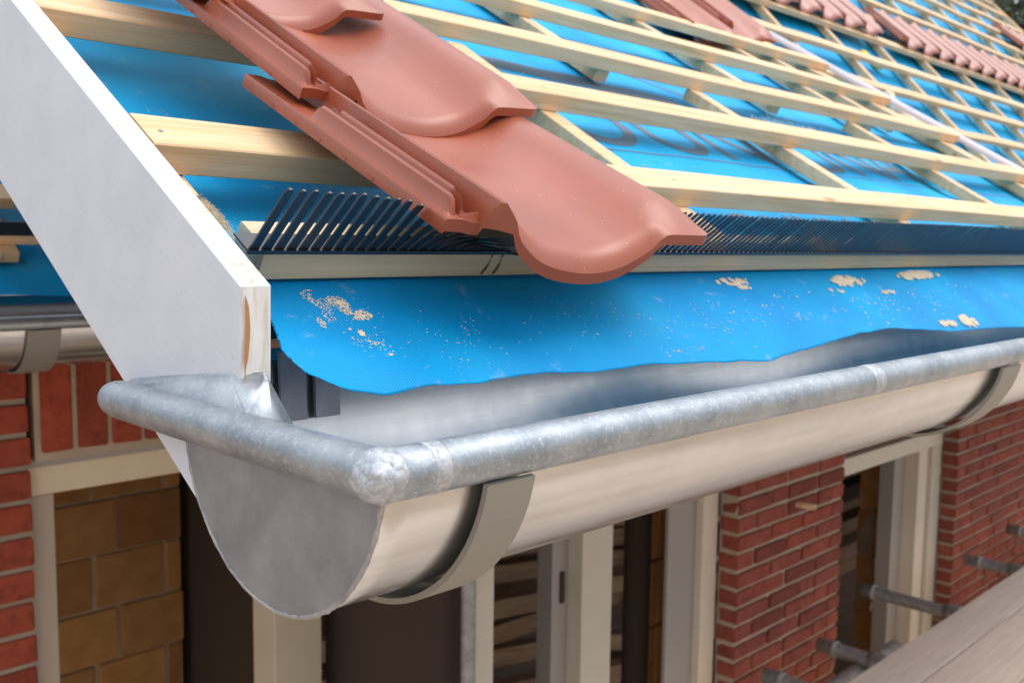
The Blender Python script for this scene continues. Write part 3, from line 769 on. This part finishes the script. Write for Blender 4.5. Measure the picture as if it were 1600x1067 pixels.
P_ = [(0.366, 0.476, 0.014, 0.005, 90, 0.0007), (0.385, 0.466, 0.012, 0.007, 120, 0.0008), (0.393, 0.462, 0.006, 0.010, 110, 0.0009), (0.403, 0.451, 0.008, 0.006, 130, 0.0010), (0.371, 0.466, 0.004, 0.010, 70, 0.0007), (0.3855, 0.4385, 0.0035, 0.004, 150, 0.0009), (0.392, 0.434, 0.003, 0.003, 110, 0.0009), (0.366, 0.448, 0.003, 0.009, 45, 0.0007), (0.39, 0.46, 0.04, 0.02, 60, 0.0005),
      (0.394, 0.425, 0.013, 0.012, 60, 0.0007), (0.3745, 0.455, 0.009, 0.010, 60, 0.0007), (0.401, 0.408, 0.004, 0.003, 90, 0.0009),
      (0.90, 0.470, 0.035, 0.007, 500, 0.0018), (0.905, 0.458, 0.012, 0.006, 120, 0.0015), (1.16, 0.468, 0.045, 0.009, 700, 0.0024), (1.10, 0.452, 0.03, 0.004, 140, 0.0018),
      (1.38, 0.473, 0.07, 0.008, 700, 0.0028), (1.24, 0.445, 0.02, 0.004, 60, 0.002), (1.37, 0.378, 0.030, 0.010, 500, 0.0032), (1.30, 0.378, 0.028, 0.006, 240, 0.0024),
      (0.62, 0.430, 0.13, 0.040, 110, 0.0006), (0.80, 0.41, 0.18, 0.035, 170, 0.0009), (0.45, 0.42, 0.08, 0.035, 130, 0.0006), (1.2, 0.42, 0.35, 0.045, 170, 0.0014), (0.71, 0.384, 0.04, 0.006, 70, 0.0007)]
crumbs('sawdust', P_, 'pale sawdust crumbs scattered over the blue membrane apron above the gutter', zf=apron_z)
def deck_z(x, s): return CB - 0.0085 + min(sag(x, s), 0.0075)
P2 = [(0.352, 0.775, 0.012, 0.020, 300, 0.0011), (0.360, 0.735, 0.016, 0.012, 420, 0.0012), (0.42, 0.78, 0.06, 0.05, 40, 0.0009), 
      (0.349, 0.600, 0.009, 0.03, 600, 0.0013), (1.5, 0.78, 0.7, 0.09, 60, 0.0014), (1.3, 1.05, 0.5, 0.06, 60, 0.0016), (1.05, 0.60, 0.03, 0.012, 300, 0.002), (2.2, 1.05, 0.4, 0.05, 60, 0.002), (1.9, 1.085, 0.16, 0.012, 200, 0.003)]
crumbs('sawdust', [(0.385, 0.5290, 0.05, 0.0030, 700, 0.0012), (0.52, 0.5290, 0.12, 0.0030, 900, 0.0011)], 'line of pale sawdust caught behind the eave batten and the comb', zf=lambda x, s: TOP - 0.008 + 0.005 * noise.noise(Vector((x * 60, 0, 0))))
crumbs('sawdust', P2, 'sawdust and wood crumbs lying between the battens against the white bargeboard', zf=deck_z)
# tuft of loose wool beside the board
vs = []; fs = []
for _ in range(2600):
    a = random.random() * 6.28; q = random.random() ** 0.6
    X = 0.352 + 0.013 * q * math.cos(a); Y = 0.598 + 0.040 * q * math.sin(a); Z = -0.340 + 0.010 * (1 - q) * random.random()
    if X + (Y - 0.598) * 0.25 > 0.367: continue
    d = Vector((random.gauss(0, 1), random.gauss(0, 1), random.gauss(0, 0.5))).normalized() * random.uniform(0.002, 0.006)
    e = d.orthogonal().normalized() * 0.00022; c = Vector((X, Y, Z)); k = len(vs)
    vs += [c - d - e, c - d + e, c + d + e * 0.4, c + d - e * 0.4]; fs.append((k, k + 1, k + 2, k + 3))
tag(mesh_obj('wool_tuft', vs, fs, M['wool'], None, PN), 'tuft of pale wood fibre lying by the bargeboard behind the comb', 'insulation', kind='stuff')
# twigs, staples and shavings caught on the membrane higher up
vs = []; fs = []
for (cx_, cs, n_) in ((1.13, 1.10, 8), (1.35, 1.08, 12), (1.95, 1.11, 60), (2.1, 1.10, 60), (2.25, 1.09, 40), (0.9, 0.84, 6), (1.2, 0.80, 8)):
    for _ in range(n_):
        c = Vector((cx_ + random.gauss(0, .05), cs + random.gauss(0, .018), 0)); c.z = deck_z(c.x, c.y) + 0.003
        d = Vector((random.gauss(0, 1), random.gauss(0, 1), random.gauss(0, 0.35))).normalized() * random.uniform(0.004, 0.014)
        e = d.orthogonal().normalized() * 0.0009; f2 = d.cross(e).normalized() * 0.0009; k = len(vs)
        vs += [c - d - e, c - d + e, c - d + f2, c + d]; fs += [(k, k + 1, k + 3), (k + 1, k + 2, k + 3), (k + 2, k, k + 3)]
tag(mesh_obj('shavings', vs, fs, M['sawdust'], None, PN), 'pale shavings and twigs caught on the membrane between the middle battens', 'debris', kind='stuff')

# ------------------------------------------------------------------ far main roof, steeper
PF = R_(47.0); FT, FB, FC = -0.990, -1.015, -1.045
def rff(s, p): return rf(s, p, PF)
far_roof = thing('roof', 'long steep main roof beyond the white strip, blue membrane under a grid of battens', 'roof', (3.2, *rff(0.6, FC)))
XG = 9.65
FR = [0.965, 1.205, 1.445, 1.685, 1.925, 2.165, 2.405, 2.645, 2.885, 3.125, 3.365, 3.605, 3.845]
for s in FR:
    lumber('batten', (3.06 if s < 2.2 else 0.2, XG), (s, s + 0.046), (FB, FT), M['pine'], far_roof, PF, seg=20, wob=0.008)
x = 3.30
while x < XG:
    lumber('counter_batten', (x, x + 0.038), (0.65 if x > 3 else 2.45, 4.0), (FC, FB - 0.0004), M['pine'], far_roof, PF, along='s', seg=3, wob=0.003)
    x += 0.585
for x in (0.9, 1.5, 2.1, 2.7):
    lumber('counter_batten', (x, x + 0.038), (2.32, 4.0), (FC, FB - 0.0004), M['pine'], far_roof, PF, along='s', seg=3, wob=0.003)
lumber('verge_board', (XG + 0.001, XG + 0.05), (0.6, 4.02), (-1.2, FT + 0.01), M['pine'], far_roof, PF, along='s', seg=3)
lumber('ridge_board', (0.2, XG), (4.001, 4.04), (-1.1, FT + 0.01), M['pine'], far_roof, PF, seg=6)
def ff_P(u, v):
    x = 3.06 + (XG - 3.06) * u; s = 0.60 + (4.0 - 0.60) * v
    return (x, s, FC - 0.012 + 0.010 * noise.noise(Vector((x * 2.0, s * 5.0, 0.3))) + 0.006 * math.sin(s * 26 + math.sin(x * 3)))
grid_obj('membrane', ff_P, 90, 60, M['foil_skylit'], far_roof, PF)
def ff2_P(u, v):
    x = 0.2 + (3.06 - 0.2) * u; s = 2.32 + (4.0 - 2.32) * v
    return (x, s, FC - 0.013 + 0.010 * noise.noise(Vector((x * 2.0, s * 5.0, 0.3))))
grid_obj('membrane', ff2_P, 30, 30, M['foil_skylit'], far_roof, PF)
# foam and tape on the far roof
vs = []; fs = []
for i in range(26):
    t_ = i / 25; s = 1.90 - 0.52 * t_; X = 4.40 + 0.02 * math.sin(i); r = 0.030 + 0.018 * noise.noise(Vector((i * 0.7, 0, 0)))
    for k in range(8):
        a = 2 * math.pi * k / 8; q = r * (1 + 0.5 * noise.noise(Vector((i * 0.9, k * 1.3, 4)))); vs.append((X + q * math.cos(a), s, FB + 0.008 + q * 0.8 * math.sin(a)))
for i in range(25):
    for k in range(8): fs.append((i * 8 + k, i * 8 + (k + 1) % 8, i * 8 + 8 + (k + 1) % 8, i * 8 + 8 + k))
tag(mesh_obj('foam_bead', vs, fs, M['sawdust'], None, PF, smooth=True), 'lumpy cream foam bead squirted over a counter batten of the far roof', 'foam')
v_, f_ = boxvf(4.80, 4.86, 2.20, 2.34, FC + 0.0, FC + 0.012)
o = tag(mesh_obj('yellow_strap', v_, f_, M['yellow'], None, PF), 'bright yellow strap lying on the blue membrane below the far tile row', 'strap'); bevel(o, 0.004)
# rows of tiles laid on the far roof
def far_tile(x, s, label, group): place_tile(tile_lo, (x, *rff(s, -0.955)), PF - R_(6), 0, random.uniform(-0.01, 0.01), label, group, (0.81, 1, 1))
ORD = ['first', 'second', 'third', 'fourth', 'fifth', 'sixth', 'seventh', 'eighth', 'ninth', 'tenth', 'eleventh', 'twelfth', 'thirteenth', 'fourteenth',
       'fifteenth', 'sixteenth', 'seventeenth', 'eighteenth', 'nineteenth']
for k in range(10): far_tile(2.81 + 0.222 * k, 2.425, ORD[9 - k] + ' red clay tile from the right end of the short row on the far roof', 'tiles of the short far row')
for k in range(19): far_tile(5.32 + 0.222 * k, 2.425, ORD[k] + ' red clay tile from the left end of the long row on the far roof', 'tiles of the long far row')
for k in range(4): far_tile(8.66 + 0.222 * k, 3.16, ORD[k] + ' tile from the left in the small pile high on the far roof', 'tiles high by the verge')

# ------------------------------------------------------------------ brick walls
def brick_variants(dx, dy, dz, n=3):
    out_ = []
    for q in range(n):
        v, f = boxvf(-dx / 2, dx / 2, -dy / 2, dy / 2, -dz / 2, dz / 2); me = bpy.data.meshes.new('brick'); me.from_pydata(v, [], f)
        bm = bmesh.new(); bm.from_mesh(me)
        bmesh.ops.bevel(bm, geom=list(bm.edges), offset=0.0035, segments=1, affect='EDGES')
        for w in bm.verts: w.co += Vector((random.uniform(-1, 1), random.uniform(-1, 1), random.uniform(-1, 1))) * 0.0011
        bm.to_mesh(me); bm.free(); out_.append(me)
    return out_
def put(me_list, name, c, parent, m):
    me = random.choice(me_list)
    if not me.materials: me.materials.append(m)
    o = bpy.data.objects.new(name, me); COL.objects.link(o)
    o.location = (c[0] + random.uniform(-.0015, .0015), c[1] + random.uniform(-.003, .003), c[2] + random.uniform(-.001, .001))
    o.rotation_euler = (random.uniform(-.01, .01), random.uniform(-.004, .004), random.uniform(-.01, .01))
    adopt(o, parent); return o
CO = 0.0622
def wall(label, x0, x1, yf, ztop, n, m, course=CO, L=0.213, depth=0.08, off=0.0, group=None, ends=True):
    w = thing('brick_wall', label, 'brick wall', (x0, yf, ztop - n * course), group)
    box('mortar_core', (x0 + 0.008, x1 - 0.008), (yf + 0.009, yf + depth - 0.002), (ztop - n * course, ztop + 0.01), M['mortar'], w)
    stock = {}
    for r in range(n):
        z = ztop - (r + 0.5) * course; x = x0 - (0.5 * (r % 2)) * L * 0.5 - 0
        cuts = [x0]; c = x0 + (L if r % 2 == 0 else L / 2)
        if r % 2 == 0 and random.random() < 0.3: c -= L * 0.25
        while c < x1 - 0.05: cuts.append(c); c += L if random.random() < 0.8 else L / 2
        cuts.append(x1)
        for a, b_ in zip(cuts, cuts[1:]):
            ln = round(b_ - a - 0.011, 2)
            if ln < 0.03: continue
            if ln not in stock: stock[ln] = brick_variants(ln, depth - 0.008, course - 0.0125, 2)
            put(stock[ln], 'brick', ((a + b_) / 2, yf + depth / 2 - 0.004, z), w, m)
    return w
wall('red brick pier between the two window openings under the gutter', 2.712, 3.449, 1.67, -0.575, 24, M['brick'])
wall('red brick wall to the right of the far window, running out of the photo', 4.576, 6.3, 1.67, -0.575, 22, M['brick'])
box('side_wall', (12.0, 12.1), (1.7, 3.7), (-3.5, -0.2), M['room'], None)
tag(bpy.context.scene.objects['side_wall'], 'far end wall of the dim room', 'wall')
# left house wall
lw = wall('red brick wall left of the cream window frame at the lower left edge', -0.35, 0.682, 2.10, -0.265, 15, M['brick_left'], 0.0705, 0.22)
sol = thing('soldier_course', 'row of upright red bricks over the cream window frame at the left', 'brick lintel', (0.682, 2.10, -0.46))
box('mortar_core', (0.690, 2.2), (2.109, 2.175), (-0.468, -0.22), M['mortar'], sol)
sv_ = brick_variants(0.0625, 0.072, 0.195, 3)
for k in range(19): put(sv_, 'brick', (0.735 + 0.0735 * k, 2.136, -0.352), sol, M['brick_left'])
for k in range(7): put(brick_variants(0.2, 0.072, 0.055, 1), 'brick', (0.79 + 0.213 * k, 2.136, -0.215), sol, M['brick_left'])

# window frames
wf = thing('window_frame', 'cream window frame below the upright bricks at the lower left', 'window frame', (0.68, 2.13, -1.9))
box('frame_head', (0.672, 2.2), (2.130, 2.20), (-0.545, -0.482), M['cream'], wf, bev=0.002)
box('frame_jamb', (0.672, 0.732), (2.131, 2.20), (-1.95, -0.5455), M['cream'], wf, bev=0.002)
box('mullion', (1.262, 1.405), (2.1315, 2.24), (-1.95, -0.5455), M['cream'], wf, bev=0.002)
box('sealing_strip', (0.672, 2.2), (2.124, 2.16), (-0.4815, -0.462), M['grey_frame'], wf)

mf = thing('window_frame', 'wide cream window frame behind the gutter, left of the brick pier', 'window frame', (1.6, 1.74, -2.6))
box('frame_head', (1.56, 2.71), (1.745, 1.83), (-0.70, -0.62), M['cream_white'], mf, bev=0.002)
box('frame_jamb', (1.60, 1.675), (1.7455, 1.83), (-2.4, -0.7005), M['cream_white'], mf, bev=0.002)
box('mullion', (1.955, 2.02), (1.80, 1.86), (-2.4, -0.7005), M['grey_frame'], mf, bev=0.002)
box('mullion', (2.021, 2.155), (1.7455, 1.86), (-2.4, -0.7005), M['cream_white'], mf, bev=0.002)
box('frame_jamb', (2.47, 2.62), (1.775, 1.790), (-2.4, -0.7005), M['grey_frame'], mf, bev=0.002)
box('frame_jamb', (2.621, 2.705), (1.7455, 1.80), (-2.4, -0.7005), M['cream_white'], mf, bev=0.004)
box('hinge', (1.985, 2.0), (1.792, 1.7995), (-1.02, -0.93), M['dark'], mf)

rfm = thing('window_frame', 'cream white window frame between the pier and the right hand brick wall', 'window frame', (3.5, 1.74, -2.6))
box('frame_head', (3.44, 4.57), (1.745, 1.84), (-0.905, -0.835), M['cream_white'], rfm, bev=0.002)
box('frame_jamb', (4.47, 4.57), (1.7455, 1.83), (-2.6, -0.9055), M['cream_white'], rfm, bev=0.003)
box('frame_jamb', (4.37, 4.469), (1.765, 1.84), (-2.6, -0.9055), M['cream_white'], rfm, bev=0.003)
box('inner_stile', (4.262, 4.369), (1.83, 1.90), (-2.6, -0.9055), M['grey_frame'], rfm, bev=0.002)

# inside the rooms: ceramic blocks, brown screen, boards, pipes
bwall = thing('block_wall', 'dim wall of large ceramic blocks seen through the left window', 'block wall', (0.74, 2.30, -1.9))
box('mortar_core', (0.80, 1.425), (3.005, 3.10), (-2.5, -0.2), M['mortar'], bwall)
hz, hx = 0.176, 0.232
bv = {}
for r in range(12):
    xs_ = [0.52 + (0.156 if r % 2 else 0.0)]
    while xs_[-1] < 1.42: xs_.append(xs_[-1] + hx)
    for a in xs_[:-1]:
        b_ = min(a + hx, 1.432); ln = round(b_ - a - 0.008, 2)
        if ln < 0.04: continue
        if ln not in bv: bv[ln] = brick_variants(ln, 0.10, hz - 0.008, 1)
        put(bv[ln], 'block', ((a + b_) / 2, 3.045, -0.548 - r * hz), bwall, M['block'])
# return wall between the two houses; shade put into its dark brown base
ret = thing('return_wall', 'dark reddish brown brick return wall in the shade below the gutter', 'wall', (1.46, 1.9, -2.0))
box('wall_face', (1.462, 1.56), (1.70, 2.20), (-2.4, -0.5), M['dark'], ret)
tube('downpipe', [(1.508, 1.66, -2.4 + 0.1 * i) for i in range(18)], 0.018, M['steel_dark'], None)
dp = bpy.context.scene.objects['downpipe']; tag(dp, 'thin galvanised pipe standing at the corner left of the wide window', 'pipe')
# orange ceramic reveal blocks and grey posts inside the openings
def reveal(x0, x1, y, label, dark_pipe):
    rv = thing('block_reveal', label, 'block reveal', (x0, y, -2.6))
    zz = -0.60
    me_ = {}
    while zz > -2.4:
        h = 0.235
        for k in range(3):
            w_ = (x1 - x0) / 3
            key = 'a'
            if key not in me_: me_[key] = brick_variants(w_ - 0.006, 0.10, h - 0.010, 2)
            put(me_[key], 'block', (x0 + (k + 0.5) * w_, y + 0.05 + 0.004 * (k % 2), zz - h / 2), rv, M['block_orange'])
        zz -= h
    box('mortar_core', (x0 + 0.004, x1 - 0.004), (y + 0.02, y + 0.09), (-2.4, -0.6), M['mortar'], rv)
    return rv
reveal(2.590, 2.715, 1.93, 'strip of orange ceramic blocks inside the wide window', True)
reveal(4.62, 4.93, 2.06, 'strip of orange ceramic blocks inside the right hand window', False)
tag(tube('vent_pipe', [(2.545, 1.955, -2.4 + 0.1 * i) for i in range(19)], 0.045, M['dark'], None), 'dark plastic pipe rising beside the orange blocks inside the wide window', 'pipe')
# stacked boards and beams inside
pile = thing('timber_stack', 'loose brown boards stacked inside behind the wide window', 'timber stack', (1.9, 2.8, -2.0))
for k in range(13):
    z = -0.78 - 0.115 * k
    o = lumber('board', (1.5, 3.6), (2.62 + 0.05 * (k % 3), 2.68 + 0.05 * (k % 3)), (z, z + 0.075), M['inner_wood'], pile, None, seg=12, wob=0.03)
    o.rotation_euler = (0, R_(random.uniform(4, 10)), R_(random.uniform(-4, 4)))
pile2 = thing('timber_stack', 'pale beams and a teal sheet stacked inside behind the right hand window', 'timber stack', (4.6, 2.6, -2.6))
cols = ['pale_pine', 'dull_wood', 'pale_pine', 'teal', 'dull_wood', 'pale_pine', 'dark', 'dull_wood', 'pale_pine', 'dull_wood', 'dark', 'dull_wood']
z = -0.86
for k, cname in enumerate(cols):
    h = (0.045, 0.05, 0.16, 0.15, 0.04, 0.05, 0.10, 0.05, 0.05, 0.09, 0.10, 0.2)[k]
    box('beam', (3.5, 8.6), (2.5 + 0.04 * (k % 3), 2.6 + 0.04 * (k % 3)), (z - h, z - 0.006), M[cname], pile2, bev=0.004); z -= h
# dark rooms behind
room = thing('room_interior', 'dim room shell behind the window openings', 'room', (3, 3, -2.5))
box('back_wall', (-0.4, 12.0), (3.6, 3.7), (-3.5, -0.2), M['room'], room)
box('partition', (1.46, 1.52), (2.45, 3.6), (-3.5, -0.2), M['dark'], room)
box('ceiling_slab', (-0.4, 12.0), (2.19, 3.6), (-0.44, -0.20), M['room'], room)
box('ceiling_slab', (1.56, 12.0), (1.85, 2.259), (-0.74, -0.60), M['room'], room)
box('floor_slab', (-0.4, 12.0), (1.9, 3.6), (-2.55, -2.45), M['room'], room)
# soffit under the near roof
sf = box('soffit', (1.3, 12.0), (0.60, 1.80), (-0.245, -0.205), M['dull_wood']); tag(sf, 'plain boarded soffit hidden behind the near gutter', 'soffit')
uw = box('upper_wall', (1.47, 12.0), (1.70, 1.86), (-0.60, -0.246), M['brick']); tag(uw, 'brick strip directly beneath the soffit behind the gutter', 'wall')
# wooden peg in the pier
tag(tube('wall_peg', [(3.085, 1.72, -0.912), (3.088, 1.60, -0.905)], 0.011, M['pine'], None, 12), 'short wooden peg sticking out of the brick pier', 'peg')

# ------------------------------------------------------------------ left neighbouring roof and gutter
DY = 1.53
nb = thing('roof', 'neighbouring roof edge seen behind the bargeboard at the far left', 'roof', (0, rf(0.45, CB)[0] + DY, rf(0.45, CB)[1] + 0.02))
L2 = (0, DY, 0.012)
lumber('eave_batten', (-0.6, 1.25), (0.4875, 0.5255), (BOT, TOP), M['pine'], nb, PN, loc=L2)
lumber('batten', (-0.6, 1.25), (0.633, 0.70), (BOT, TOP), M['pine'], nb, PN, loc=L2)
lumber('batten', (-0.6, 1.25), (0.895, 0.945), (BOT, TOP), M['pine'], nb, PN, loc=L2)
for x in (-0.35, 0.10, 0.62): lumber('counter_batten', (x, x + 0.05), (0.46, 1.2), (CB, BOT - 0.0005), M['pine'], nb, PN, along='s', seg=3, loc=L2)
box('end_block', (0.555, 0.64), (0.455, 0.485), (CB, BOT - 0.002), M['pale_pine'], nb, PN, bev=0.003, loc=L2)
def nb_P(u, v):
    x = -0.6 + 1.85 * u; s = 0.345 + 0.85 * v + 0.01 * math.sin(x * 9)
    return (x, s, CB - 0.004 + (0.008 * math.sin(x * 17 + s * 12) if s < 0.5 else 0))
grid_obj('membrane', nb_P, 50, 40, M['foil'], nb, PN, loc=L2)
box('base_comb', (-0.6, 1.25), (0.484, 0.487), (TOP - 0.002, TOP + 0.030), M['comb'], nb, PN, loc=L2)
gutter(-0.6, 1.3, DY, -0.045, 'zinc gutter of the neighbouring roof at the far left, seen behind the bargeboard', [(0.615, 0.06)], detail=False)

# ------------------------------------------------------------------ scaffold deck and tubes
deck = thing('scaffold_deck', 'grey scaffold boards laid side by side at the lower right', 'scaffold', (2, 0.5, -1.36))
ys = [1.268, 1.113, 0.905, 0.69, 0.47, 0.25, 0.03, -0.19, -0.41]
for a, b_ in zip(ys, ys[1:]):
    lumber('plank', (-1.2, 7.5), (b_ + 0.004, a - 0.004), (-1.345, -1.30 + random.uniform(-.004, .004)), M['deck'], deck, None, seg=30, wob=0.006)
tube('edge_tube', [(-1.0 + 0.4 * i, 1.30, -1.375) for i in range(22)], 0.026, M['steel_dark'], deck)
tube('edge_tube', [(2.55 + 0.1 * i, 1.40, -1.43) for i in range(9)], 0.030, M['steel_dark'], deck)
for i, (tx, lb) in enumerate(((2.72, 'scaffold tube end by the foot of the brick pier, nearest the camera'), (3.08, 'scaffold tube end standing off the right side of the brick pier'),
                              (3.72, 'scaffold tube running into the right hand window opening'), (4.43, 'scaffold tube end butting the right hand brick wall'), (5.08, 'scaffold tube at the right edge of the photo by the brick wall'))):
    yy = (1.56, 1.56, 1.72, 1.56, 1.60)[i]
    e = thing('scaffold_tube', lb, 'scaffold tube', (tx, 1.4, -1.39))
    tube('tube', [(tx, yy - 0.055 * k, -1.385) for k in range(12)], 0.0245, M['steel_dark'], e)
    tube('end_collar', [(tx, yy - 0.05 - 0.01 * k, -1.385) for k in range(3)], 0.029, M['steel_dark'], e)
    tube('coupler', [(tx, 1.37 - 0.02 * k, -1.385) for k in range(4)], 0.036, M['steel_dark'], e, 8)
    tube('wire_tie', [(tx - 0.01 + 0.004 * math.sin(k), yy - 0.06, -1.40 - 0.012 * k) for k in range(6)], 0.003, M['mortar'], e, 6)

# ------------------------------------------------------------------ trees beyond the far verge
def tree(x, y, h, r, label):
    t_ = thing('tree', label, 'tree', (x, y, -3.6), 'dark trees beyond the far verge')
    tube('trunk', [(x + 0.1 * math.sin(k), y, -3.6 + h * 0.7 * k / 6) for k in range(7)], 0.2, M['bark'], t_, 10, rf=lambda i, a, p: 0.25 - 0.03 * i)
    rnd = random.Random(int(x * 10)); vs = []; fs = []
    cl = [(rnd.gauss(0, .42), rnd.gauss(0, .42), rnd.gauss(0, .34)) for _ in range(60)]
    for c in cl:
        for _ in range(230):
            d = Vector((rnd.gauss(0, 1), rnd.gauss(0, 1), rnd.gauss(0, 1))) * 0.14
            p = Vector((x + r * (c[0] + d.x), y + r * (c[1] + d.y), -3.6 + h * 0.66 + r * 1.2 * (c[2] + d.z)))
            a = Vector((rnd.gauss(0, 1), rnd.gauss(0, 1), rnd.gauss(0, 1))).normalized() * 0.09; b_ = a.orthogonal().normalized() * 0.05
            k = len(vs); vs += [p - a, p + b_, p + a, p - b_]; fs.append((k, k + 1, k + 2, k + 3))
    mesh_obj('crown', vs, fs, M['leaf'], t_)
tree(17.5, 5.2, 10, 3.0, 'dark green tree beyond the far roof verge, nearer one')
tree(21.0, 8.5, 13, 4.0, 'dark green tree beyond the far roof verge, taller one behind')
tree(24.0, 4.5, 12, 4.0, 'dark green tree beyond the far roof verge, rightmost one')
